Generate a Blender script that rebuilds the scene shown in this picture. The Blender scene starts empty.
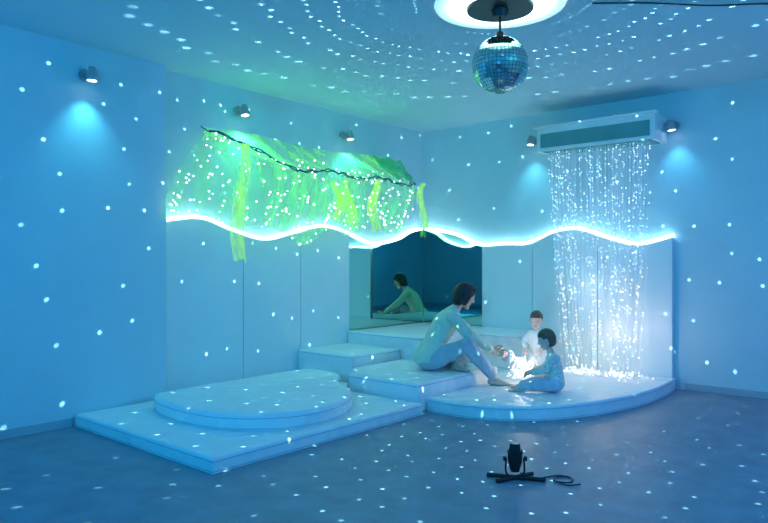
import bpy, bmesh, math, random
import numpy as np
from mathutils import Vector, Matrix, noise
random.seed(7)
scn = bpy.context.scene
COL = scn.collection
scn.view_settings.view_transform = 'Standard'
try: scn.cycles.caustics_reflective = False
except Exception: pass
V = Vector

# ---------------------------------------------------------------- materials
def mat(name, color, rough=0.6, metal=0.0, emis=None, estr=0.0, bump=0.0, bscale=40, var=0.0, vscale=3, trans=0.0, alpha=1.0, sheen=0.0, tuft=0.0):
    m = bpy.data.materials.new(name); m.use_nodes = True
    nt = m.node_tree; b = nt.nodes['Principled BSDF']
    b.inputs['Base Color'].default_value = (*color, 1)
    b.inputs['Roughness'].default_value = rough
    b.inputs['Metallic'].default_value = metal
    b.inputs['Transmission Weight'].default_value = trans
    b.inputs['Alpha'].default_value = alpha
    b.inputs['Sheen Weight'].default_value = sheen
    if emis:
        b.inputs['Emission Color'].default_value = (*emis, 1)
        b.inputs['Emission Strength'].default_value = estr
    tc = nt.nodes.new('ShaderNodeTexCoord')
    if var > 0:
        n = nt.nodes.new('ShaderNodeTexNoise'); n.inputs['Scale'].default_value = vscale; n.inputs['Detail'].default_value = 5
        nt.links.new(tc.outputs['Object'], n.inputs['Vector'])
        r = nt.nodes.new('ShaderNodeValToRGB')
        r.color_ramp.elements[0].position = .3; r.color_ramp.elements[1].position = .7
        r.color_ramp.elements[0].color = (*[c*(1-var) for c in color], 1)
        r.color_ramp.elements[1].color = (*[min(1, c*(1+var)) for c in color], 1)
        nt.links.new(n.outputs['Fac'], r.inputs['Fac']); nt.links.new(r.outputs['Color'], b.inputs['Base Color'])
    if bump > 0:
        n = nt.nodes.new('ShaderNodeTexNoise'); n.inputs['Scale'].default_value = bscale; n.inputs['Detail'].default_value = 4
        nt.links.new(tc.outputs['Object'], n.inputs['Vector'])
        bp = nt.nodes.new('ShaderNodeBump'); bp.inputs['Strength'].default_value = bump; bp.inputs['Distance'].default_value = .01
        nt.links.new(n.outputs['Fac'], bp.inputs['Height']); nt.links.new(bp.outputs['Normal'], b.inputs['Normal'])
        if tuft:
            vo = nt.nodes.new('ShaderNodeTexVoronoi'); vo.feature = 'SMOOTH_F1'; vo.inputs['Scale'].default_value = 7; vo.inputs['Randomness'].default_value = .25
            nt.links.new(tc.outputs['Object'], vo.inputs['Vector'])
            b2 = nt.nodes.new('ShaderNodeBump'); b2.inputs['Strength'].default_value = tuft; b2.inputs['Distance'].default_value = .06; b2.invert = True
            nt.links.new(vo.outputs['Distance'], b2.inputs['Height']); nt.links.new(bp.outputs['Normal'], b2.inputs['Normal']); nt.links.new(b2.outputs['Normal'], b.inputs['Normal'])
    return m

M_wall = mat('wall_paint', (.58, .75, .80), .7, bump=.12, bscale=120, var=.02)
M_ceil = mat('ceiling_paint', (.56, .75, .82), .8, bump=.08, bscale=120)
M_floor = mat('vinyl_floor', (.22, .27, .34), .45, bump=.05, bscale=60, var=.14, vscale=5)
M_trim = mat('baseboard_paint', (.42, .50, .56), .5, var=.02)
M_pad = mat('white_vinyl_padding', (.84, .88, .90), .42, bump=.1, bscale=9, var=.02, tuft=.55)
M_pipe = mat('mat_piping', (.48, .58, .64), .5, var=.05)
M_panel = mat('wall_panel_laminate', (.78, .88, .89), .45, bump=.04, bscale=14, var=.015)
M_mirror = mat('mirror_glass', (.45, .74, .66), .015, 1.0)
M_strip = mat('led_diffuser', (1, 1, 1), .5, emis=(.56, .97, 1.0), estr=4.0)
M_ball = mat('mirror_tile', (.62, .82, .76), .06, 1.0)
M_grout = mat('mirror_ball_core', (.03, .05, .05), .7)
M_black = mat('black_metal', (.015, .015, .018), .4, .3, var=.2)
M_grey = mat('fixture_grey', (.45, .48, .5), .35, .6, var=.05)
M_lens = mat('lamp_lens', (1, 1, 1), .3, emis=(.75, .95, 1.0), estr=5)
M_white = mat('white_housing', (.85, .88, .88), .4, var=.02)
M_smoke = mat('smoked_panel', (.14, .36, .36), .25, var=.1)
M_fiber = mat('fiber_strand', (.6, .75, .85), .3, emis=(.50, .80, 1.0), estr=.16)
M_fdotc = mat('fiber_spark_cool', (1, 1, 1), .3, emis=(.7, .95, 1.0), estr=2.6)
M_fdotw = mat('fiber_spark_warm', (1, 1, 1), .3, emis=(1.0, .78, .40), estr=3.2)
M_fairy = mat('fairy_bulb', (1, 1, 1), .3, emis=(.92, .97, 1.0), estr=5)
M_rope = mat('canopy_rope', (.03, .14, .24), .6, var=.3, vscale=20)
M_cable = mat('black_cable', (.02, .02, .025), .5, var=.1)
M_skin = mat('skin', (.74, .48, .37), .5, var=.05, vscale=12, bump=.05, bscale=150)
M_skinc = mat('child_skin', (.80, .56, .46), .5, var=.04, vscale=12)
M_hair = mat('dark_hair', (.025, .016, .014), .45, bump=.6, bscale=60, var=.3, vscale=30)
M_hairc = mat('light_brown_hair', (.15, .095, .06), .5, bump=.5, bscale=90, var=.3, vscale=40)
M_shirt = mat('pale_shirt', (.64, .74, .58), .8, bump=.6, bscale=14, var=.08, sheen=.2)
M_jeans = mat('light_jeans', (.44, .52, .58), .85, bump=.6, bscale=16, var=.14, vscale=10)
M_babyw = mat('white_romper', (.82, .83, .80), .85, bump=.5, bscale=22, var=.05)
M_babyp = mat('patterned_shirt', (.74, .80, .70), .85, bump=.4, bscale=24, var=.30, vscale=45)
M_babyj = mat('blue_trousers', (.50, .58, .68), .85, bump=.4, bscale=22, var=.15, vscale=20)
M_eye = mat('eye_white', (.7, .7, .7), .2)
M_iris = mat('iris', (.05, .03, .02), .2)
M_lip = mat('lips', (.50, .24, .20), .5)
M_lipc = mat('child_lips', (.62, .34, .28), .5)

# halo of light on the ceiling, put into emission that fades toward the rim
def halo_glow_mat(center, rad):
    m = bpy.data.materials.new('ceiling_halo_glow'); m.use_nodes = True; nt = m.node_tree
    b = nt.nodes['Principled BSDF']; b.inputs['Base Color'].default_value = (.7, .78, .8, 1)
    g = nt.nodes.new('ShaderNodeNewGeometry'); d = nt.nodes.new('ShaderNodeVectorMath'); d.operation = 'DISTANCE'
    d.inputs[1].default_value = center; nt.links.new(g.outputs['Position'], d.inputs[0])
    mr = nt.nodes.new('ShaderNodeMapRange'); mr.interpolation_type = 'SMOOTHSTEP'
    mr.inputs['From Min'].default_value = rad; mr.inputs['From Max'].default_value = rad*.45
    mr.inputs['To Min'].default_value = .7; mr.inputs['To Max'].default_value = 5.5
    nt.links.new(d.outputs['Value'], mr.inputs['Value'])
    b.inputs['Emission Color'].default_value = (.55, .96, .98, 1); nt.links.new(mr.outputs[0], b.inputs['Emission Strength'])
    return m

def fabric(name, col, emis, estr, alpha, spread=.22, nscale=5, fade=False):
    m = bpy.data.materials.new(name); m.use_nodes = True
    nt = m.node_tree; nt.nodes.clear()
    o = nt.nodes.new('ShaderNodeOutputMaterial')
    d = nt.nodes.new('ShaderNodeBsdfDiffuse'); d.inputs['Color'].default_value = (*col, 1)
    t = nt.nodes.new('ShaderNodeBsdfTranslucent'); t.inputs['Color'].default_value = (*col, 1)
    e = nt.nodes.new('ShaderNodeEmission'); e.inputs['Color'].default_value = (*emis, 1); e.inputs['Strength'].default_value = estr  # fluorescent glow under UV put into the cloth as emission
    tr = nt.nodes.new('ShaderNodeBsdfTransparent')
    m1 = nt.nodes.new('ShaderNodeMixShader'); m1.inputs[0].default_value = .5
    a = nt.nodes.new('ShaderNodeAddShader'); m2 = nt.nodes.new('ShaderNodeMixShader')
    n = nt.nodes.new('ShaderNodeTexNoise'); n.inputs['Scale'].default_value = nscale; n.inputs['Detail'].default_value = 5
    mp = nt.nodes.new('ShaderNodeMapping'); mp.inputs['Scale'].default_value = (1.0, 2.6, .7)
    tc = nt.nodes.new('ShaderNodeTexCoord')
    r = nt.nodes.new('ShaderNodeMapRange'); r.inputs['From Min'].default_value = .38; r.inputs['From Max'].default_value = .62
    r.inputs['To Min'].default_value = max(0, alpha-spread); r.inputs['To Max'].default_value = min(1, alpha+spread)
    L = nt.links.new
    L(tc.outputs['Object'], mp.inputs['Vector']); L(mp.outputs['Vector'], n.inputs['Vector']); L(n.outputs['Fac'], r.inputs['Value'])
    fac = r.outputs[0]
    if fade:   # plain net at the left end, doubled cloth toward the middle
        g = nt.nodes.new('ShaderNodeSeparateXYZ'); L(tc.outputs['Object'], g.inputs[0])
        f = nt.nodes.new('ShaderNodeMapRange'); f.interpolation_type = 'SMOOTHSTEP'; L(g.outputs[1], f.inputs['Value'])
        f.inputs['From Min'].default_value = -3.75; f.inputs['From Max'].default_value = -3.0
        f.inputs['To Min'].default_value = .40; f.inputs['To Max'].default_value = 1.0
        mu = nt.nodes.new('ShaderNodeMath'); mu.operation = 'MULTIPLY'; L(fac, mu.inputs[0]); L(f.outputs[0], mu.inputs[1]); fac = mu.outputs[0]
    L(d.outputs[0], m1.inputs[1]); L(t.outputs[0], m1.inputs[2]); L(m1.outputs[0], a.inputs[0]); L(e.outputs[0], a.inputs[1])
    L(fac, m2.inputs[0]); L(tr.outputs[0], m2.inputs[1]); L(a.outputs[0], m2.inputs[2]); L(m2.outputs[0], o.inputs['Surface'])
    return m
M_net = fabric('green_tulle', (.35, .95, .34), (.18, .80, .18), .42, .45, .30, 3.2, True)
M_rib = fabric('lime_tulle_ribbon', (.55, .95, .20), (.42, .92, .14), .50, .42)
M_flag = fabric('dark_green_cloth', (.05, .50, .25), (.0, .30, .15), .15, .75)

# ---------------------------------------------------------------- mesh helpers
def link(o): COL.objects.link(o); return o
def empty(name, loc=(0, 0, 0)):
    e = bpy.data.objects.new(name, None); e.location = loc; e.empty_display_size = .1; return link(e)
def par(child, parent):
    child.parent = parent
    child.matrix_parent_inverse = Matrix.Translation(-V(parent.location))
    return child
def from_bm(name, bm, mats, smooth=False):
    me = bpy.data.meshes.new(name); bm.normal_update(); bm.to_mesh(me); bm.free()
    for m in (mats if isinstance(mats, (list, tuple)) else [mats]): me.materials.append(m)
    if smooth:
        for p in me.polygons: p.use_smooth = True
    return link(bpy.data.objects.new(name, me))
def box(name, x0, x1, y0, y1, z0, z1, m, bev=0.0, seg=3):
    bm = bmesh.new(); bmesh.ops.create_cube(bm, size=1)
    for v in bm.verts:
        v.co = V((x0+(v.co.x+.5)*(x1-x0), y0+(v.co.y+.5)*(y1-y0), z0+(v.co.z+.5)*(z1-z0)))
    if bev: bmesh.ops.bevel(bm, geom=bm.edges[:], offset=bev, segments=seg, profile=.6, affect='EDGES')
    return from_bm(name, bm, m, smooth=False)
def prism(name, pts, z0, z1, m, bev=.02):
    bm = bmesh.new(); vs = [bm.verts.new((p[0], p[1], z0)) for p in pts]
    f = bm.faces.new(vs); f.normal_update()
    if f.normal.z < 0: f.normal_flip()
    r = bmesh.ops.extrude_face_region(bm, geom=[f])
    top = [g for g in r['geom'] if isinstance(g, bmesh.types.BMVert)]
    for v in top: v.co.z = z1
    tope = [e for e in bm.edges if all(v.co.z > z1-1e-5 for v in e.verts)]
    bmesh.ops.recalc_face_normals(bm, faces=bm.faces)
    if bev: bmesh.ops.bevel(bm, geom=tope, offset=bev, segments=4, profile=.55, affect='EDGES')
    return from_bm(name, bm, m)
def catmull(pts, n=8, closed=False):
    P = [V(p) for p in pts]; out = []
    N = len(P); rng = range(N if closed else N-1)
    for i in rng:
        if closed: a, b, c, d = P[(i-1) % N], P[i], P[(i+1) % N], P[(i+2) % N]
        else: a, b, c, d = P[max(i-1, 0)], P[i], P[i+1], P[min(i+2, N-1)]
        for k in range(n):
            t = k/n
            out.append(.5*((2*b)+(c-a)*t+(2*a-5*b+4*c-d)*t*t+(3*b-a-3*c+d)*t**3))
    if not closed: out.append(P[-1])
    return out
def tube(name, paths, rad, m, res=2, fill=True):
    cu = bpy.data.curves.new(name, 'CURVE'); cu.dimensions = '3D'; cu.bevel_depth = rad; cu.bevel_resolution = res; cu.use_fill_caps = fill
    for p in paths:
        s = cu.splines.new('POLY'); s.points.add(len(p)-1)
        for i, q in enumerate(p): s.points[i].co = (*q, 1)
    cu.materials.append(m)
    return link(bpy.data.objects.new(name, cu))
def cone_between(bm, a, b, ra, rb, seg=24):
    a = V(a); b = V(b); d = b-a
    q = d.to_track_quat('Z', 'Y').to_matrix().to_4x4()
    return bmesh.ops.create_cone(bm, cap_ends=True, segments=seg, radius1=ra, radius2=rb, depth=d.length, matrix=Matrix.Translation((a+b)/2) @ q)
def cyl(name, a, b, ra, rb, m, seg=24):
    bm = bmesh.new(); cone_between(bm, a, b, ra, rb, seg); return from_bm(name, bm, m)
def dots(name, pts, r, m):
    bm = bmesh.new()
    for p in pts:
        bmesh.ops.create_icosphere(bm, subdivisions=1, radius=r*random.uniform(.7, 1.2), matrix=Matrix.Translation(V(p)))
    return from_bm(name, bm, m)

# ---------------------------------------------------------------- room shell
H = 3.03; RX = 7.0; RY = -9.2; NW = .15; NY = -3.92
box('floor', -.2, RX+.1, RY-.1, .1, -.1, 0, M_floor)
box('ceiling', -.2, RX+.1, RY-.1, .1, H, H+.1, M_ceil)
bm = bmesh.new()
for (x0, x1, y0, y1) in ((-.1, 0, NY, 0), (-.1, NW, RY, NY)):
    r = bmesh.ops.create_cube(bm, size=1)
    for v in r['verts']: v.co = V((x0+(v.co.x+.5)*(x1-x0), y0+(v.co.y+.5)*(y1-y0), (v.co.z+.5)*H))
from_bm('wall_left', bm, M_wall)
box('wall_back', -.1, RX+.1, 0, .1, 0, H, M_wall)
box('wall_right', RX, RX+.1, RY, 0, 0, H, M_wall)
box('wall_front', -.1, RX+.1, RY-.1, RY, 0, H, M_wall)
box('baseboard_left', NW, NW+.014, RY, -4.75, 0, .07, M_trim, .003)
box('baseboard_back', 3.34, RX, -.014, 0, 0, .07, M_trim, .003)
box('baseboard_right', RX-.014, RX, RY, -.02, 0, .07, M_trim, .003)
box('baseboard_front', NW+.02, RX-.02, RY, RY+.014, 0, .07, M_trim, .003)

# ---------------------------------------------------------------- wavy panelling
WL = catmull([(-3.90, 1.67), (-3.79, 1.69), (-3.49, 1.715), (-3.15, 1.614), (-2.755, 1.536), (-2.376, 1.61), (-1.934, 1.70), (-1.53, 1.638), (-1.096, 1.518), (-.623, 1.579), (-.33, 1.69), (0, 1.745)], 8)
WR = catmull([(0, 1.745), (.30, 1.705), (.616, 1.632), (.916, 1.512), (1.272, 1.52), (1.609, 1.524), (1.93, 1.645), (2.23, 1.67), (2.574, 1.56), (2.898, 1.49), (3.24, 1.566)], 8)
def zL(t): return float(np.interp(t, [p.x for p in WL], [p.y for p in WL]))
def zR(t): return float(np.interp(t, [p.x for p in WR], [p.y for p in WR]))
def panel(name, side, a, b, d0, d1, m, gap=.004, z0=.1):
    a += gap; b -= gap; n = max(6, int((b-a)/.04)); zf = zL if side == 'L' else zR
    bm = bmesh.new(); rows = []
    for i in range(n+1):
        t = a+(b-a)*i/n; z = zf(t)-.018; q = []
        for (dd, zz) in ((d0, z0), (d0, z), (d1, z), (d1, z0)):
            q.append(bm.verts.new((dd, t, zz) if side == 'L' else (t, -dd, zz)))
        rows.append(q)
    for i in range(n):
        for k in range(4):
            bm.faces.new((rows[i][k], rows[i][(k+1) % 4], rows[i+1][(k+1) % 4], rows[i+1][k]))
    bm.faces.new(rows[0]); bm.faces.new(rows[-1][::-1])
    bmesh.ops.recalc_face_normals(bm, faces=bm.faces)
    return from_bm(name, bm, m)
pp = empty('wall_paneling', (0, 0, .1))
i = 1
for (a, b) in ((-3.90, -3.02), (-3.02, -2.26), (-2.26, -1.50)):
    par(panel('panel_%d' % i, 'L', a, b, .03, .07, M_panel), pp); i += 1
for (a, b) in ((.97, 1.66), (1.66, 2.45), (2.45, 3.24)):
    par(panel('panel_%d' % i, 'R', a, b, .03, .07, M_panel), pp); i += 1
par(panel('backing_left', 'L', -3.90, -.0, .004, .028, M_panel, z0=.1), pp)
par(panel('backing_back', 'R', .03, 3.24, .004, .028, M_panel, z0=.1), pp)
mm = empty('corner_mirror', (.05, -.05, .5))
par(panel('mirror_pane_1', 'L', -1.50, -.045, .03, .045, M_mirror, z0=.1), mm)
par(panel('mirror_pane_2', 'R', .045, .97, .03, .045, M_mirror, z0=.1), mm)
bm = bmesh.new()
def strip_ring(p, side):
    q = []
    for (dd, dz) in ((.006, -.015), (.006, .015), (.074, .015), (.074, -.015)):
        q.append(bm.verts.new((dd, p.y, p.z+dz) if side == 'L' else (p.x, -dd, p.z+dz)))
    return q
for side, pts in (('L', [V((0, p.x, p.y)) for p in WL if p.x < -.075]), ('R', [V((p.x, 0, p.y)) for p in WR if p.x > .075])):
    prev = None
    for p in pts:
        q = strip_ring(p, side)
        if prev:
            for k in range(4): bm.faces.new((prev[k], prev[(k+1) % 4], q[(k+1) % 4], q[k]))
        else: bm.faces.new(q)
        prev = q
    bm.faces.new(prev[::-1])
bmesh.ops.recalc_face_normals(bm, faces=bm.faces)
from_bm('led_light_strip', bm, M_strip)

# ---------------------------------------------------------------- mats
def padded(name, pts, z0, z1, bev):
    e = empty(name, (sum(p[0] for p in pts)/len(pts), sum(p[1] for p in pts)/len(pts), z0))
    par(prism('cover', pts, z0, z1, M_pad, bev), e)
    loop = [V((p[0], p[1], z1-bev*1.05)) for p in pts]; loop.append(loop[0])
    low = [V((p[0], p[1], z0+.012)) for p in pts]; low.append(low[0])
    par(tube('piping', [loop, low], .0035, M_pipe, 1), e)
    return e
rect = lambda x0, x1, y0, y1: [(x0, y0), (x1, y0), (x1, y1), (x0, y1)]
padded('floor_mat', [(.17, -4.73), (2.0, -4.73), (2.0, -2.63), (1.11, -2.63), (.86, -2.33), (.17, -2.33)], 0, .10, .024)
D = catmull([(.45, -4.1), (.45, -3.3), (.45, -2.60), (.60, -2.50), (.94, -2.55), (1.20, -2.82), (1.55, -3.03), (1.80, -3.35), (1.88, -3.72), (1.77, -4.05), (1.45, -4.30), (1.0, -4.36), (.58, -4.28)], 6, True)
padded('curved_play_mat', [(q.x, q.y) for q in D], .102, .225, .036)
padded('foam_step', rect(.08, .87, -2.30, -1.55), 0, .36, .024)
padded('foam_step', [(.895, -2.32), (1.125, -2.61), (1.935, -2.61), (1.935, -1.31), (1.175, -1.31), (1.175, -1.55), (.895, -1.55)], 0, .25, .024)
padded('foam_block', rect(.08, 1.155, -1.535, -.08), 0, .50, .024)
padded('foam_block', rect(1.175, 1.90, -.72, -.08), .121, .50, .024)
R0 = catmull([(1.955, -2.50), (2.30, -2.49), (2.62, -2.38), (2.93, -2.08), (3.17, -1.55), (3.29, -.95), (3.30, -.45), (3.27, -.08)], 8)
padded('rounded_play_mat', [(p.x, p.y) for p in R0]+[(1.175, -.08), (1.175, -1.295), (1.955, -1.295)], 0, .12, .024)

# ---------------------------------------------------------------- wall spotlights
def aim(o, tgt): o.rotation_euler = (V(tgt)-o.location).to_track_quat('-Z', 'Y').to_euler()
def spot_light(name, loc, tgt, power, color, ang=70, blend=.7, r=.02):
    l = bpy.data.lights.new(name, 'SPOT'); l.energy = power; l.color = color
    l.spot_size = math.radians(ang); l.spot_blend = blend; l.shadow_soft_size = r
    o = link(bpy.data.objects.new(name, l)); o.location = loc; aim(o, tgt); return o
def point_light(name, loc, power, color, r=.01):
    l = bpy.data.lights.new(name, 'POINT'); l.energy = power; l.color = color; l.shadow_soft_size = r
    o = link(bpy.data.objects.new(name, l)); o.location = loc; return o
def wall_spot(wallpt, nrm, tgt, power, color, ang=85, blend=1.0):
    w = V(wallpt); n = V(nrm); head = w+n*.13+V((0, 0, -.01)); d = (V(tgt)-head).normalized()
    e = empty('wall_or_fill_spotlight', w)
    par(cyl('mount', w+n*.001, w+n*.03, .045, .045, M_grey), e)
    par(cyl('arm', w+n*.028, head, .012, .012, M_grey, 12), e)
    bm = bmesh.new()
    cone_between(bm, head-d*.05, head+d*.0, .025, .042); cone_between(bm, head, head+d*.055, .042, .046)
    par(from_bm('shade', bm, M_grey), e)
    par(cyl('lens', head+d*.0555, head+d*.058, .036, .036, M_lens), e)
    par(spot_light('lamp', head+d*.075, tgt, power, color, ang, blend), e)
wall_spot((NW, -4.65, 2.79), (1, 0, 0), (.22, -4.65, 1.2), 15, (.12, .78, 1.0), 90)
wall_spot((0, -3.05, 2.80), (1, 0, 0), (.45, -3.05, .6), 30, (.16, .95, .90), 100)
wall_spot((0, -1.555, 2.77), (1, 0, 0), (.45, -1.6, .6), 30, (.14, .85, 1.0), 100)
wall_spot((1.675, 0, 2.72), (0, -1, 0), (1.6, -.35, .6), 16, (.18, .80, 1.0), 95)
wall_spot((3.245, 0, 2.69), (0, -1, 0), (3.4, -.10, 1.2), 11, (.12, .60, 1.0), 90)
# unseen fill lamps added on the other two walls for ambient colour
wall_spot((1.6, RY, 1.9), (0, 1, 0), (1.6, -3.5, 2.1), 175, (.005, .50, 1.0), 160, 1)
wall_spot((5.6, RY, 1.9), (0, 1, 0), (2.5, -3.0, 2.8), 270, (.01, .38, 1.0), 160, 1)
wall_spot((RX, -4.0, 1.9), (-1, 0, 0), (2.0, -2.5, 2.5), 160, (.01, .60, 1.0), 160, 1)
wall_spot((RX, -1.6, 2.4), (-1, 0, 0), (3.5, -2.5, .2), 100, (.24, .12, 1.0), 140, 1)

# ---------------------------------------------------------------- mirror ball
BC = V((3.116, -3.23, 2.62)); BR = .188
mb = empty('mirror_ball', (BC.x, BC.y, H))
bm = bmesh.new(); bmesh.ops.create_uvsphere(bm, u_segments=44, v_segments=24, radius=BR, matrix=Matrix.Translation(BC))
r = bmesh.ops.inset_individual(bm, faces=bm.faces[:], thickness=.0016, depth=.0012)
for f in r['faces']: f.material_index = 1
inner = set(bm.faces[:])-set(r['faces'])
for f in inner:
    f.material_index = 0
    t = V((random.uniform(-1, 1), random.uniform(-1, 1), random.uniform(-1, 1)))*.0012
    c = f.calc_center_median(); n = (c-BC).normalized()
    for v in f.verts:
        w = (v.co-c); v.co += n*(w.dot(t)*60)*.0012*20
par(from_bm('ball', bm, [M_ball, M_grout]), mb)
par(cyl('stem', BC+V((0, 0, BR-.005)), (BC.x, BC.y, 2.96), .008, .008, M_black, 12), mb)
par(cyl('collar', BC+V((0, 0, BR-.004)), BC+V((0, 0, BR+.03)), .035, .025, M_black), mb)
par(cyl('motor_plate', (BC.x, BC.y, 2.985), (BC.x, BC.y, 3.003), .22, .225, M_black, 48), mb)
par(cyl('motor', (BC.x, BC.y, 2.94), (BC.x, BC.y, 2.986), .045, .06, M_black, 32), mb)
par(cyl('ceiling_halo_disc', (BC.x, BC.y, 3.010), (BC.x, BC.y, H-.001), .43, .44, halo_glow_mat((BC.x, BC.y, 3.01), .43), 72), mb)  # glowing disc added to stand in for the halo on the ceiling
par(cyl('spacer', (BC.x, BC.y, 3.002), (BC.x, BC.y, 3.011), .1, .1, M_black), mb)

# the mirror ball's scattered beams: point lamps added for its reflections, with a dotted (gobo) distribution
def dot_light(name, loc, power, color, step_deg, emin, emax, rad, comp=0.0, keep=.25, jit=.35, rnd=False):
    o = point_light(name, loc, power, color, 0.0)
    l = o.data; l.use_nodes = True; nt = l.node_tree; nt.nodes.clear()
    out = nt.nodes.new('ShaderNodeOutputLight'); em = nt.nodes.new('ShaderNodeEmission')
    nt.links.new(em.outputs[0], out.inputs['Surface'])
    g = nt.nodes.new('ShaderNodeNewGeometry'); sp = nt.nodes.new('ShaderNodeSeparateXYZ')
    nt.links.new(g.outputs['Incoming'], sp.inputs[0])
    def M(op, *a):
        n = nt.nodes.new('ShaderNodeMath'); n.operation = op
        for i, x in enumerate(a):
            if isinstance(x, (int, float)): n.inputs[i].default_value = x
            else: nt.links.new(x, n.inputs[i])
        return n.outputs[0]
    X, Y, Z = sp.outputs
    st = math.radians(step_deg)
    el = M('ARCSINE', Z); er = M('DIVIDE', el, st); row = M('FLOOR', er); fr = M('SUBTRACT', M('SUBTRACT', er, row), .5)
    rc = M('MULTIPLY', M('ADD', row, .5), st); n = M('MAXIMUM', M('FLOOR', M('MULTIPLY', M('COSINE', rc), 2*math.pi/st)), 1)
    az = M('ADD', M('DIVIDE', M('ARCTAN2', Y, X), 2*math.pi), .5)
    a = M('ADD', M('MULTIPLY', az, n), M('FRACT', M('MULTIPLY', row, .618)))
    col = M('FLOOR', a); fa = M('SUBTRACT', M('SUBTRACT', a, col), .5)
    cb = nt.nodes.new('ShaderNodeCombineXYZ'); nt.links.new(row, cb.inputs[0]); nt.links.new(col, cb.inputs[1])
    wn = nt.nodes.new('ShaderNodeTexWhiteNoise'); wn.noise_dimensions = '3D'; nt.links.new(cb.outputs[0], wn.inputs['Vector'])
    sc = nt.nodes.new('ShaderNodeSeparateColor'); nt.links.new(wn.outputs['Color'], sc.inputs[0])
    jx = M('MULTIPLY', M('SUBTRACT', sc.outputs[0], .5), jit); jy = M('MULTIPLY', M('SUBTRACT', sc.outputs[1], .5), jit)
    dx = M('SUBTRACT', fr, jx); dy = M('SUBTRACT', fa, jy)
    if rnd:   # rounder spots where the beams graze the ceiling / floor
        sq = M('SQRT', M('MAXIMUM', M('ABSOLUTE', Z), .05)); dx = M('DIVIDE', dx, sq); dy = M('MULTIPLY', dy, sq)
    dist = M('SQRT', M('ADD', M('MULTIPLY', dx, dx), M('MULTIPLY', dy, dy)))
    mr = nt.nodes.new('ShaderNodeMapRange'); nt.links.new(dist, mr.inputs['Value'])
    mr.inputs['From Min'].default_value = rad; mr.inputs['From Max'].default_value = rad*.5
    k = M('GREATER_THAN', sc.outputs[2], keep)
    s = M('MULTIPLY', M('MULTIPLY', mr.outputs[0], k), M('ADD', M('MULTIPLY', sc.outputs[2], .9), .1))
    s = M('MULTIPLY', s, M('MULTIPLY', M('GREATER_THAN', el, math.radians(emin)), M('LESS_THAN', el, math.radians(emax))))
    if comp: s = M('DIVIDE', s, M('POWER', M('MAXIMUM', M('ABSOLUTE', Z), .05), comp))
    nt.links.new(s, em.inputs['Strength'])
    return o
under = BC-V((0, 0, BR+.03))
par(dot_light('beams_walls', under, 1200, (.50, 1.0, .88), 5.0, -35, 10, .064, keep=.38), mb)
par(dot_light('beams_floor', under-V((0, 0, .012)), 1300, (.45, 1.0, .80), 4.6, -90, -35, .075, keep=.18), mb)
par(dot_light('beams_ceiling', under-V((0, 0, .006)), 300, (.5, .95, 1.0), 4.0, 11, 32, .12, comp=1.0, keep=.12, jit=.22, rnd=True), mb)
par(dot_light('beams_near_ceiling', BC+V((.02, 0, BR+.035)), 20, (.5, .95, 1.0), 5.0, 9, 25, .14, comp=1.0, keep=.1, jit=.15, rnd=True), mb)

tube('ceiling_cable', [catmull([(3.60, -2.86, H-.01), (3.9, -2.6, H-.008), (4.2, -2.33, H-.02), (4.5, -2.07, H-.008), (5.2, -1.5, H-.02), (6.9, -.3, H-.01)], 8)], .006, M_cable)

# ---------------------------------------------------------------- pinspot on the floor
PX, PY = 3.446, -3.61
R = V((.758, .652, 0)); F = V((-.652, .758, 0)); U = V((0, 0, 1))
P = lambda r, f, z: V((PX, PY, 0))+R*r+F*f+U*z
ps = empty('pinspot_projector', (PX, PY, 0))
par(tube('base_bars', [[P(-.16, .05, .014), P(.17, -.05, .014)], [P(-.12, -.07, .014), P(.12, .07, .014)]], .013, M_black), ps)
par(tube('yoke', [catmull([P(-.052, 0, .13), P(-.055, 0, .05), P(-.03, 0, .022), P(.03, 0, .022), P(.055, 0, .05), P(.052, 0, .13)], 6)], .006, M_black), ps)
bm = bmesh.new()
cone_between(bm, P(0, 0, .05), P(0, 0, .11), .026, .042); cone_between(bm, P(0, 0, .11), P(0, 0, .165), .042, .044); cone_between(bm, P(0, 0, .165), P(0, 0, .175), .048, .048); cone_between(bm, P(0, 0, .175), P(0, 0, .215), .036, .030)
cone_between(bm, P(-.055, 0, .125), P(-.07, 0, .125), .014, .014, 12); cone_between(bm, P(.055, 0, .125), P(.07, 0, .125), .014, .014, 12)
par(from_bm('lamp_body', bm, M_black), ps)
par(cyl('lens', P(0, 0, .2155), P(0, 0, .217), .024, .024, M_grey), ps)
par(tube('power_cable', [catmull([P(.03, 0, .04), P(.10, -.02, .012), P(.20, .03, .006), P(.28, .06, .006), P(.34, .0, .006), P(.31, -.07, .006), P(.23, -.05, .006), P(.25, .02, .008), P(.33, .04, .006)], 8), catmull([P(.22, -.04, .008), P(.28, -.12, .006), P(.36, -.10, .006)], 6)], .004, M_cable), ps)
par(spot_light('lamp', P(0, 0, .23), BC, 60, (.8, 1, .9), 10, .3, .02), ps)

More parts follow.
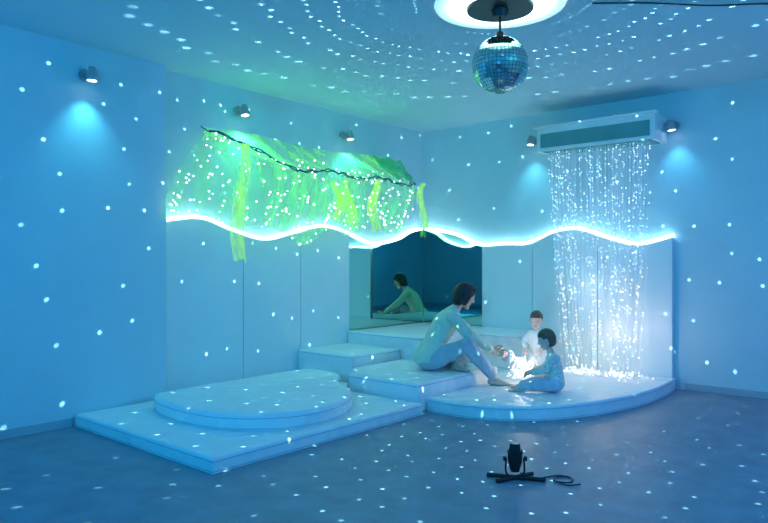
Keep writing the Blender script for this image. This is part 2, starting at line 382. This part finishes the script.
# ---------------------------------------------------------------- fiber optic curtain
fc = empty('fiber_optic_curtain', (2.52, 0, 2.65))
par(box('housing', 1.88, 3.17, -.38, -.002, 2.52, 2.78, M_white, .008), fc)
par(box('housing_slot', 1.93, 3.12, -.36, -.06, 2.512, 2.521, M_smoke, .002), fc)
par(box('front_panel', 1.93, 3.12, -.388, -.379, 2.555, 2.71, M_smoke, .002), fc)
par(box('front_lip', 1.85, 3.20, -.42, -.36, 2.775, 2.795, M_white, .004), fc)
sp = []; dc = []; dw = []
for i in range(130):
    x = random.uniform(1.98, 3.08); y = random.uniform(-.34, -.12); zb = random.choice([.14, .14, random.uniform(.2, 1.5)])
    ph = random.uniform(0, 6); amp = random.uniform(.004, .02); n = 16; pts = []
    for k in range(n+1):
        t = k/n; z = 2.515+(zb-2.515)*t
        cx = x+(2.66-x)*.22*t*t
        pts.append(V((cx+amp*math.sin(ph+t*9)*t, min(-.085, y+amp*math.cos(ph*2+t*8)*t), z)))
    if zb < .15:
        e = pts[-1]; a = random.uniform(3.6, 5.9); ln = random.uniform(.1, .45)
        for k in range(1, 6):
            q = e+V((math.cos(a+k*.3)*ln*k/5, math.sin(a+k*.25)*ln*k/5, 0)); q.z = .128+.006*random.random(); q.y = min(q.y, -.1); pts.append(q)
    sp.append(pts)
    for k in range(random.randint(6, 11)):
        j = random.randint(0, len(pts)-2); t = random.random(); p = pts[j].lerp(pts[j+1], t)
        (dw if (p.z < 1.15 and random.random() < .85) else dc).append(p)
par(tube('fiber_strands', sp, .0016, M_fiber, 0), fc)
par(dots('sparkles_cool', dc, .0052, M_fdotc), fc)
par(dots('sparkles_warm', dw, .006, M_fdotw), fc)
par(spot_light('curtain_downlight', (2.5, -.22, 2.49), (2.55, -.18, 0), 6, (.5, .85, 1), 60, .8), fc)
par(point_light('fiber_glow_low', (2.62, -.42, .55), 2.1, (1.0, .72, .46)), fc)
par(point_light('fiber_glow_mid', (2.45, -.42, 1.0), 1.5, (.72, .80, 1.0)), fc)
par(point_light('fiber_glow_end', (3.0, -.42, .60), 1.3, (.95, .72, .78)), fc)

# ---------------------------------------------------------------- canopy
cp = empty('fairy_light_canopy', (.05, -2.2, 2.5))
NU, NV = 90, 36
def canopy(u, v):
    W = V((.035, -3.47+2.85*u, 2.57+.02*math.sin(u*9)))
    Rp = V((.10+.6*min(1, u*5)**.7 if u < .2 else .70, -3.45+2.38*u, 2.52-.34*min(1, u*5) if u < .2 else 2.18-.02*math.sin((u-.2)*20)))
    B = V((.40+.15*math.sin(u*3), -3.98+3.05*u, zL(max(-3.9, -3.9+2.6*u))-.02+.06*math.sin(u*26)+(.10*max(0, u-.8)*5)))
    if u < .25: B.x = .14+.3*u/.25*1.0
    if v < .3:
        t = v/.3; p = W.lerp(Rp, t); p.z -= .10*math.sin(math.pi*t)*(.6+.4*math.sin(u*12))
    else:
        t = (v-.3)/.7; p = Rp.lerp(B, t); p.x += .06*math.sin(math.pi*t)+.05*math.sin(u*55+2*math.sin(t*3))*t
        p.y += .02*math.sin(u*40+t*4)*t-.16*math.sin(math.pi*t)*max(0, 1-u*4)
    p.x = max(p.x, .03)
    return p
bm = bmesh.new(); g = [[bm.verts.new(canopy(i/NU, j/NV)) for j in range(NV+1)] for i in range(NU+1)]
for i in range(NU):
    for j in range(NV): bm.faces.new((g[i][j], g[i+1][j], g[i+1][j+1], g[i][j+1]))
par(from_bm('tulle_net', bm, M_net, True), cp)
par(dots('fairy_bulbs', [canopy(random.random(), .12+.88*random.random()**.8)+V((.012, 0, 0)) for _ in range(250)]+[canopy(.01+.04*random.random(), random.random()) for k in range(22)], .0082, M_fairy), cp)
rp = [canopy(i/80, .3)+V((.008, 0, .01*math.sin(i*1.3))) for i in range(81)]
rp2 = [canopy(i/80, .3)+V((.012*math.cos(i*.8), 0, .012*math.sin(i*.8)+.01)) for i in range(81)]
par(tube('support_rope', [rp, rp2, [V((.01, -3.47, 2.58)), rp[0]], [rp[-1], V((.01, -.62, 2.54))]], .006, M_rope), cp)
bm = bmesh.new()
for i in range(34):
    c = canopy(random.uniform(.02, 1), .3); a = random.uniform(0, 6.28); s = random.uniform(.015, .03)
    d = V((math.cos(a), math.sin(a)*.8, math.sin(a*1.7)))*s*1.6; n = V((-math.sin(a), math.cos(a), .3))*s*.5
    vs = [bm.verts.new(c), bm.verts.new(c+d*.5+n), bm.verts.new(c+d), bm.verts.new(c+d*.5-n)]; bm.faces.new(vs)
par(from_bm('rope_leaves', bm, M_rope), cp)
def ribbon(name, top, ztop, zbot, w, m, seed):
    rnd = random.Random(seed); bm = bmesh.new(); n = 24; mcols = 8; g = []
    for j in range(n+1):
        t = j/n; z = ztop+(zbot-ztop)*t; ww = w*(.35+.65*math.sin(min(1, t*1.4)*1.57))*(1-.25*t)
        row = []
        for i in range(mcols+1):
            s = i/mcols-.5
            row.append(bm.verts.new((top[0]+.03*math.sin(s*14+t*3+seed)+.02*math.sin(t*6+seed), top[1]+s*ww+.03*math.sin(t*5+seed), z+rnd.uniform(-.004, .004)-(abs(s)*.12*t))))
        g.append(row)
    for j in range(n):
        for i in range(mcols): bm.faces.new((g[j][i], g[j][i+1], g[j+1][i+1], g[j+1][i]))
    return from_bm(name, bm, m, True)
for k, (x, y, z1, z0, w) in enumerate(((.66, -3.50, 2.34, 1.34, .18), (.74, -1.80, 2.16, 1.66, .17), (.76, -1.00, 2.20, 1.72, .12), (.74, -2.22, 2.14, 1.70, .18), (.72, -2.36, 2.1, 1.75, .12))):
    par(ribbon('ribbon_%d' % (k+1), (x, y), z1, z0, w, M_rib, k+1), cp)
bm = bmesh.new(); g = []
for i in range(13):
    t = i/12; a = V((.06, -1.15+.6*t, 2.565)); b = V((.70, -1.45+.36*t, 2.21))
    g.append([bm.verts.new(a.lerp(b, s/8)+V((0, 0, .02+.015*math.sin(i*1.1+s)))) for s in range(9)])
for i in range(12):
    for s in range(8): bm.faces.new((g[i][s], g[i+1][s], g[i+1][s+1], g[i][s+1]))
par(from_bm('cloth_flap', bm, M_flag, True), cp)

# ================================================================ PEOPLE
def blob(name, bones, mats, voxel=.01, smooth=4, cloth=(), skinset=()):
    """bones: (a, ra, b, rb, mat_index[, axis, stretch]) -> one continuous remeshed surface"""
    bmm = bmesh.new()
    for bn in bones:
        a, ra, b, rb = V(bn[0]), bn[1], V(bn[2]), bn[3]
        ax = V(bn[5]).normalized() if len(bn) > 5 else None; s = bn[6] if len(bn) > 6 else 1
        t = bmesh.new(); ico = bmesh.new(); bmesh.ops.create_icosphere(ico, subdivisions=3 if ra > .02 else 2, radius=1)
        for (c, r) in ((a, ra), (b, rb)):
            for v in ico.verts:
                w = v.co*r
                if ax: w = w+ax*(w.dot(ax)*(s-1))
                t.verts.new(c+w)
        ico.free()
        res = bmesh.ops.convex_hull(t, input=t.verts[:])
        bad = [x for x in t.verts if not x.link_faces]
        bmesh.ops.delete(t, geom=bad, context='VERTS')
        me = bpy.data.meshes.new('tmp'); t.to_mesh(me); t.free(); bmm.from_mesh(me); bpy.data.meshes.remove(me)
    me = bpy.data.meshes.new(name+'_src'); bmm.to_mesh(me); bmm.free()
    ob = link(bpy.data.objects.new(name, me))
    md = ob.modifiers.new('r', 'REMESH'); md.mode = 'VOXEL'; md.voxel_size = voxel; md.use_smooth_shade = True
    if smooth:
        sm = ob.modifiers.new('s', 'SMOOTH'); sm.iterations = smooth; sm.factor = .5
    dg = bpy.context.evaluated_depsgraph_get(); dg.update()
    nm = bpy.data.meshes.new_from_object(ob.evaluated_get(dg))
    ob.modifiers.clear(); ob.data = nm; bpy.data.meshes.remove(me)
    nm.materials.clear()
    for m in mats: nm.materials.append(m)
    n = len(nm.polygons); C = np.empty(n*3); nm.polygons.foreach_get('center', C); C = C.reshape(-1, 3)
    best = np.full(n, 1e9); idx = np.zeros(n, int)
    for bn in bones:
        a = np.array(V(bn[0])); b = np.array(V(bn[2])); ab = b-a; L2 = max(1e-9, ab.dot(ab))
        t = np.clip(((C-a) @ ab)/L2, 0, 1); q = a+t[:, None]*ab; w = C-q
        if len(bn) > 5:
            ax = np.array(V(bn[5]).normalized()); w = w-(w @ ax)[:, None]*ax*(1-1/bn[6])
        dd = np.linalg.norm(w, axis=1)-(bn[1]+(bn[3]-bn[1])*t)
        k = dd < best; best[k] = dd[k]; idx[k] = bn[4]
    nm.polygons.foreach_set('material_index', idx.astype(np.int32)); nm.polygons.foreach_set('use_smooth', np.ones(n, bool)); nm.update()
    if cloth:   # soft fabric folds on the clothed parts
        cl = set()
        for p in nm.polygons:
            if p.material_index in cloth: cl.update(p.vertices)
        for p in nm.polygons:
            if p.material_index not in cloth: cl.difference_update(p.vertices)
        nrm = [v.normal.copy() for v in nm.vertices]
        for i in cl:
            c = nm.vertices[i].co
            d = noise.noise(V((c.x*11, c.y*11, c.z*17)))*.0065+noise.noise(V((c.x*26, c.y*26+5, c.z*34)))*.003
            nm.vertices[i].co = c+nrm[i]*d*(voxel/.0085)
        nm.update()
    return ob

def make_head(parent, c, fwd, up, s, skin, hairm, style, lip):
    c = V(c); f = V(fwd).normalized(); up = V(up).normalized(); sd = up.cross(f).normalized(); up = f.cross(sd).normalized()
    Q = lambda a, b, d: c+(f*a+sd*b+up*d)*s
    kid = style != 'bob'
    B = []
    B.append((Q(-.018, 0, .028), .088*s, Q(.0, 0, .025), .085*s, 0, sd, .88))
    B.append((Q(.015, 0, .0), .075*s, Q(.030, 0, -.055), .048*s, 0, sd, .92))
    if kid:
        B.append((Q(.03, 0, -.045), .050*s, Q(.050, 0, -.075), .028*s, 0))
        for e in (-1, 1): B.append((Q(.045, e*.034, -.032), .030*s, Q(.040, e*.03, -.045), .028*s, 0))
    else:
        B.append((Q(.03, 0, -.055), .045*s, Q(.060, 0, -.092), .022*s, 0))
    for e in (-1, 1):
        B.append((Q(-.005, e*.05, -.035), .022*s, Q(.048, e*.018, -.080 if kid else -.088), .017*s, 0))
        B.append((Q(.058, e*.034, -.018), .022*s, Q(.056, e*.03, -.03), .022*s, 0))
        B.append((Q(.072, e*.012, .033), .012*s, Q(.066, e*.042, .032), .010*s, 0))
        B.append((Q(-.004, e*.078, .012), .012*s, Q(-.010, e*.076, -.020), .008*s, 0, f, 1.5))
    nz = .094 if kid else .100
    B.append((Q(.080, 0, .014), .008*s, Q(nz, 0, -.018), .010*s, 0))
    B.append((Q(nz-.008, -.009, -.022), .008*s, Q(nz-.008, .009, -.022), .008*s, 0))
    B.append((Q(.0795, -.012, -.050), .0055*s, Q(.0795, .012, -.050), .0055*s, 1))
    B.append((Q(.0780, -.009, -.058), .0058*s, Q(.0780, .009, -.058), .0058*s, 1))
    par(blob('head', B, [skin, lip], .0040*s, 2), parent)
    bm = bmesh.new()
    for e in (-1, 1):
        bmesh.ops.create_uvsphere(bm, u_segments=16, v_segments=10, radius=.0105*s, matrix=Matrix.Translation(Q(.0725, e*.031, .008)))
    n0 = len(bm.faces)
    for e in (-1, 1):
        bmesh.ops.create_uvsphere(bm, u_segments=12, v_segments=8, radius=.0072*s, matrix=Matrix.Translation(Q(.0770, e*.031, .006)))
    bm.faces.ensure_lookup_table()
    for i_, fc_ in enumerate(bm.faces): fc_.material_index = 0 if i_ < n0 else 1
    par(from_bm('eyes', bm, [M_eye, M_iris], True), parent)
    bl = [(Q(.076, e*.020, .028), .0035*s, Q(.070, e*.043, .029), .003*s, 0) for e in (-1, 1)]
    par(blob('eyebrows', bl, [hairm], .0025*s, 0), parent)
    Hb = []
    if style == 'bob':
        Hb.append((Q(-.030, 0, .038), .096*s, Q(-.005, 0, .052), .084*s, 0, sd, .95))
        Hb.append((Q(-.045, 0, .02), .090*s, Q(-.058, 0, -.065), .058*s, 0, sd, 1.05))
        for e in (-1, 1):
            Hb.append((Q(-.004, e*.066, .04), .036*s, Q(-.012, e*.080, -.060), .030*s, 0, f, 1.35))
            Hb.append((Q(.045, e*.03, .088), .026*s, Q(.035, e*.068, .035), .018*s, 0))
            for k in range(5):
                Hb.append((Q(-.03-.014*k, e*(.07-.012*k), -.04), .016*s, Q(-.035-.016*k, e*(.068-.012*k), -.105+.006*(k % 2)), .007*s, 0))
        Hb.append((Q(.05, -.03, .085), .022*s, Q(.05, .03, .085), .022*s, 0))
    else:
        Hb.append((Q(-.022, 0, .036), .0925*s, Q(-.002, 0, .046), .081*s, 0, sd, .90))
        Hb.append((Q(-.040, 0, .015), .078*s, Q(-.045, 0, -.030), .060*s, 0, sd, .98))
        for k in range(7):
            Hb.append((Q(.045, -.03+.01*k, .088), .011*s, Q(.064, -.036+.012*k, .072+.004*(k % 2)), .005*s, 0))
    par(blob('hair', Hb, [hairm], .005*s, 2), parent)

def make_hand(parent, name, wrist, d, palm_n, thumb, s, skin, curl=22):
    """d: finger direction; palm_n: direction the palm faces; thumb: side the thumb is on"""
    w = V(wrist); d = V(d).normalized(); pn = V(palm_n); pn = (pn-d*pn.dot(d)).normalized(); t = d.cross(pn).normalized()
    if t.dot(V(thumb)) < 0: t = -t
    B = [(w-d*.025*s, .024*s, w+d*.012*s, .024*s, 0, t, 1.15)]
    for k, off in enumerate((.027, .009, -.009, -.026)):
        kn = w+d*(.088-.004*abs(k-1))*s+t*off*s
        B.append((w+d*.012*s+t*off*.6*s, .015*s, kn, .0115*s, 0))
        L = (.070, .078, .072, .056)[k]; dirv = (d+t*(off*2.0)).normalized(); ang = 0; p = kn; r = .0092
        for sg, fr in enumerate((.45, .32, .23)):
            ang += math.radians(curl*(1+.15*k)); v = dirv*math.cos(ang)+pn*math.sin(ang); q = p+v*L*fr*s
            B.append((p, r*s, q, (r-.001)*s, 0)); p = q; r -= .001
    b0 = w+d*.022*s+t*.026*s; v1 = (d*.6+t*.75+pn*.35).normalized(); b1 = b0+v1*.038*s; v2 = (d*.9+t*.25+pn*.45).normalized(); b2 = b1+v2*.032*s; b3 = b2+(d*.9+pn*.5).normalized()*.024*s
    B += [(b0, .015*s, b1, .0115*s, 0), (b1, .011*s, b2, .010*s, 0), (b2, .0095*s, b3, .008*s, 0)]
    par(blob(name, B, [skin], .0028*s if s > .7 else .0026*s, 2), parent)

def make_foot(parent, name, ankle, d, s, zf, skin):
    a = V(ankle); d = V(d); d.z = 0; d.normalize(); t = V((-d.y, d.x, 0))
    base = V((a.x, a.y, zf)); heel = base-d*.030*s+U*.029*s
    B = [(a+U*.02*s, .033*s, heel, .028*s, 0), (a, .033*s, base+d*.055*s+U*.036*s, .028*s, 0, t, 1.1)]
    for o, L in ((-.026, .120), (0, .125), (.026, .112)):
        B.append((base+d*.05*s+t*o*.5*s+U*.034*s, .024*s, base+d*L*s+t*o*s+U*.0185*s, .0175*s, 0))
        B.append((heel, .027*s, base+d*L*s+t*o*s+U*.0185*s, .0175*s, 0))
    for k in range(5):
        o = -.034+.0175*k; L = (.046, .044, .040, .034, .026)[k]; q = base+d*(.128-.003*k)*s+t*o*s+U*.015*s
        e = q+d*L*s-U*.003*s
        B.append((q, (.0125 if k == 0 else .0095)*s, e, (.0115 if k == 0 else .0082)*s, 0))
    par(blob(name, B, [skin], .0034*s, 2), parent)

# ---- woman sitting on the foam step
O = V((1.55, -1.92, 0)); L = lambda r, f, z: O+R*r+F*f+U*z
wm = empty('woman', (O.x, O.y, .25))
sh, pn_, sk = 0, 1, 2
B = [
 (L(-.025, 0, .385), .136, L(.040, 0, .47), .122, sh, F, 1.38), (L(.040, 0, .47), .120, L(.080, 0, .58), .114, sh, F, 1.30),
 (L(.080, 0, .58), .116, L(.150, 0, .70), .118, sh, F, 1.34), (L(.150, 0, .70), .116, L(.205, 0, .775), .088, sh, F, 1.5),
 (L(.205, -.145, .785), .056, L(.205, .145, .785), .056, sh), (L(.215, 0, .80), .070, L(.240, 0, .835), .052, sh),
 (L(.24, 0, .83), .046, L(.305, 0, .915), .043, sk),
 (L(.205, -.165, .785), .060, L(.36, -.20, .60), .052, sh), (L(.36, -.20, .60), .050, L(.56, -.115, .467), .038, sh), (L(.56, -.115, .467), .026, L(.62, -.085, .43), .022, sk),
 (L(.205, .165, .785), .060, L(.40, .22, .60), .052, sh), (L(.40, .22, .60), .050, L(.575, .163, .467), .038, sh), (L(.58, .162, .465), .026, L(.63, .14, .43), .022, sk),
 (L(-.03, -.085, .345), .090, L(.03, -.09, .36), .100, pn_), (L(-.03, .085, .345), .090, L(.03, .09, .36), .100, pn_),
 (L(.03, -.095, .358), .100, L(.33, -.23, .515), .069, pn_), (L(.33, -.23, .515), .069, L(.44, -.19, .385), .066, pn_), (L(.44, -.19, .385), .066, L(.585, -.125, .215), .050, pn_),
 (L(.03, .09, .355), .098, L(.36, .28, .322), .068, pn_), (L(.36, .28, .322), .066, L(.31, .10, .325), .060, pn_), (L(.31, .10, .325), .058, L(.25, -.04, .312), .046, pn_),
 (L(.58, -.125, .215), .036, L(.60, -.12, .175), .033, sk), (L(.255, -.03, .312), .034, L(.245, -.07, .297), .032, sk),
]
par(blob('body', B, [M_shirt, M_jeans, M_skin], .0080, 4, cloth=(0, 1)), wm)
make_foot(wm, 'foot_right', L(.60, -.12, .175), R*.95-F*.15, .98, .121, M_skin)
make_foot(wm, 'foot_left', L(.245, -.07, .297), R*.75-F*.55, .95, .252, M_skin)
hf = (R*.9+F*.15-U*.42)
make_head(wm, L(.345, 0, .962), hf, U+R*.42, 1.0, M_skin, M_hair, 'bob', M_lip)
make_hand(wm, 'hand_right', L(.625, -.083, .428), R*.93+F*.10-U*.25, F, U, .92, M_skin, 20)
make_hand(wm, 'hand_left', L(.635, .138, .428), R*.93-F*.10-U*.25, -F, U, .92, M_skin, 20)

# ---- toy ball she holds
def ico_ball(name, c, r, m1):
    bm = bmesh.new(); bmesh.ops.create_icosphere(bm, subdivisions=3, radius=r, matrix=Matrix.Translation(V(c)))
    res = bmesh.ops.poke(bm, faces=bm.faces[:])
    for v in res['verts']: v.co = V(c)+(v.co-V(c)).normalized()*(r*1.10)
    return from_bm(name, bm, [m1])
M_tb = mat('sensory_ball_rubber', (.60, .68, .74), .25, var=.1)
ico_ball('sensory_ball', L(.765, .030, .375), .060, M_tb)

# ---- glowing fiber bundle on the mat
fbd = empty('fiber_optic_bundle', (2.27, -1.36, .12))
cs = V((2.27, -1.36, .13)); sp = []; tips = []
for i in range(110):
    a = random.uniform(0, 6.28); rr = random.uniform(.05, .17); hh = random.uniform(.08, .25); pts = []
    for k in range(9):
        t = k/8; pts.append(cs+V((math.cos(a+t*.6)*rr*t, math.sin(a+t*.6)*rr*t, max(0, hh*math.sin(t*math.pi*.80)))))
    sp.append(pts); tips += [pts[-1], pts[random.randint(3, 7)]]
M_fb2 = mat('bundle_fiber', (.8, .85, .9), .3, emis=(.9, .95, 1.0), estr=.25)
M_tip = mat('bundle_tip', (1, 1, 1), .3, emis=(1.0, .95, .85), estr=3.5)
par(tube('strands', sp, .0016, M_fb2, 0), fbd); par(dots('tips', tips, .005, M_tip), fbd)
par(cyl('holder', (2.27, -1.36, .1205), (2.27, -1.36, .15), .05, .03, M_white), fbd)
par(point_light('bundle_glow', (2.27, -1.36, .42), 2.6, (1.0, .90, .80)), fbd)

# ---- kneeling toddler
def frame(o, fwd):
    o = V(o); f = V(fwd); f.z = 0; f.normalize(); s = U.cross(f)
    return (lambda a, b, z: o+f*a+s*b+U*z), f, s
K, kf, ks = frame((2.15, -.88, 0), -F*.85-R*.35)
c1 = empty('toddler', (2.15, -.88, .12))
B = [(K(0, 0, .37), .078, K(.01, 0, .46), .080, 0, ks, 1.2), (K(.01, 0, .46), .078, K(.02, 0, .55), .066, 0, ks, 1.3), (K(.02, -.075, .565), .036, K(.02, .075, .565), .036, 0),
     (K(.02, 0, .57), .034, K(.03, 0, .63), .032, 1)]
for e in (-1, 1):
    B += [(K(.02, e*.088, .562), .036, K(.085, e*.125, .465), .031, 0), (K(.085, e*.125, .465), .029, K(.165, e*.085, .425), .024, 0), (K(.16, e*.087, .427), .019, K(.19, e*.075, .412), .017, 1),
          (K(0, e*.045, .35), .064, K(.06, e*.075, .175), .050, 0), (K(.06, e*.075, .17), .046, K(-.12, e*.085, .16), .034, 0), (K(-.12, e*.085, .158), .026, K(-.19, e*.085, .142), .019, 1), (K(-.19, e*.085, .142), .018, K(-.225, e*.085, .136), .013, 1, ks, 1.5)]
par(blob('body', B, [M_babyw, M_skinc], .0060, 4, cloth=(0,)), c1)
make_head(c1, K(.045, 0, .695), kf-U*.25, U+kf*.25, .80, M_skinc, M_hairc, 'child', M_lipc)
for nm_, e in (('hand_left', 1), ('hand_right', -1)):
    make_hand(c1, nm_, K(.192, e*.074, .411), kf*.9-U*.4, -U*.8-ks*e*.4, -ks*e, .52, M_skinc, 22)

# ---- seated toddler
K, kf, ks = frame((2.68, -1.53, 0), -R*.92+F*.25)
c2 = empty('toddler', (2.68, -1.53, .12))
B = [(K(0, 0, .205), .082, K(.015, 0, .30), .082, 0, ks, 1.15), (K(.015, 0, .30), .080, K(.03, 0, .41), .066, 0, ks, 1.3), (K(.03, -.075, .43), .036, K(.03, .075, .43), .036, 0),
     (K(.035, 0, .44), .034, K(.055, 0, .50), .032, 2)]
for e in (-1, 1):
    B += [(K(.03, e*.088, .427), .037, K(.10, e*.125, .325), .032, 0), (K(.10, e*.125, .325), .029, K(.19, e*.085, .30), .025, 0), (K(.185, e*.087, .30), .019, K(.215, e*.078, .292), .017, 2),
          (K(.01, e*.048, .195), .070, K(.17, e*.125, .195), .050, 1), (K(.17, e*.125, .195), .046, K(.30, e*.085, .164), .034, 1), (K(.29, e*.086, .166), .024, K(.315, e*.082, .155), .022, 2)]
par(blob('body', B, [M_babyp, M_babyj, M_skinc], .0060, 4, cloth=(0, 1)), c2)
for nm_, e in (('foot_left', 1), ('foot_right', -1)):
    make_foot(c2, nm_, K(.312, e*.083, .155), kf+ks*e*.15, .60, .121, M_skinc)
make_head(c2, K(.085, 0, .585), kf-U*.35-ks*0.0, U+kf*.35, .82, M_skinc, M_hairc, 'child', M_lipc)
for nm_, e in (('hand_left', 1), ('hand_right', -1)):
    make_hand(c2, nm_, K(.217, e*.077, .291), kf*.95-U*.3, -U*.8-ks*e*.4, -ks*e, .52, M_skinc, 22)

# ---------------------------------------------------------------- world + camera
w = bpy.data.worlds.new('world'); scn.world = w; w.use_nodes = True
w.node_tree.nodes['Background'].inputs[0].default_value = (.01, .03, .08, 1)
cam = bpy.data.cameras.new('camera'); co = link(bpy.data.objects.new('camera', cam)); scn.camera = co
cam.sensor_width = 36; cam.lens = 36*670/768
co.location = (5.459, -7.148, 1.30)
co.rotation_euler = (math.pi/2, 0, math.atan2(.652, .758))
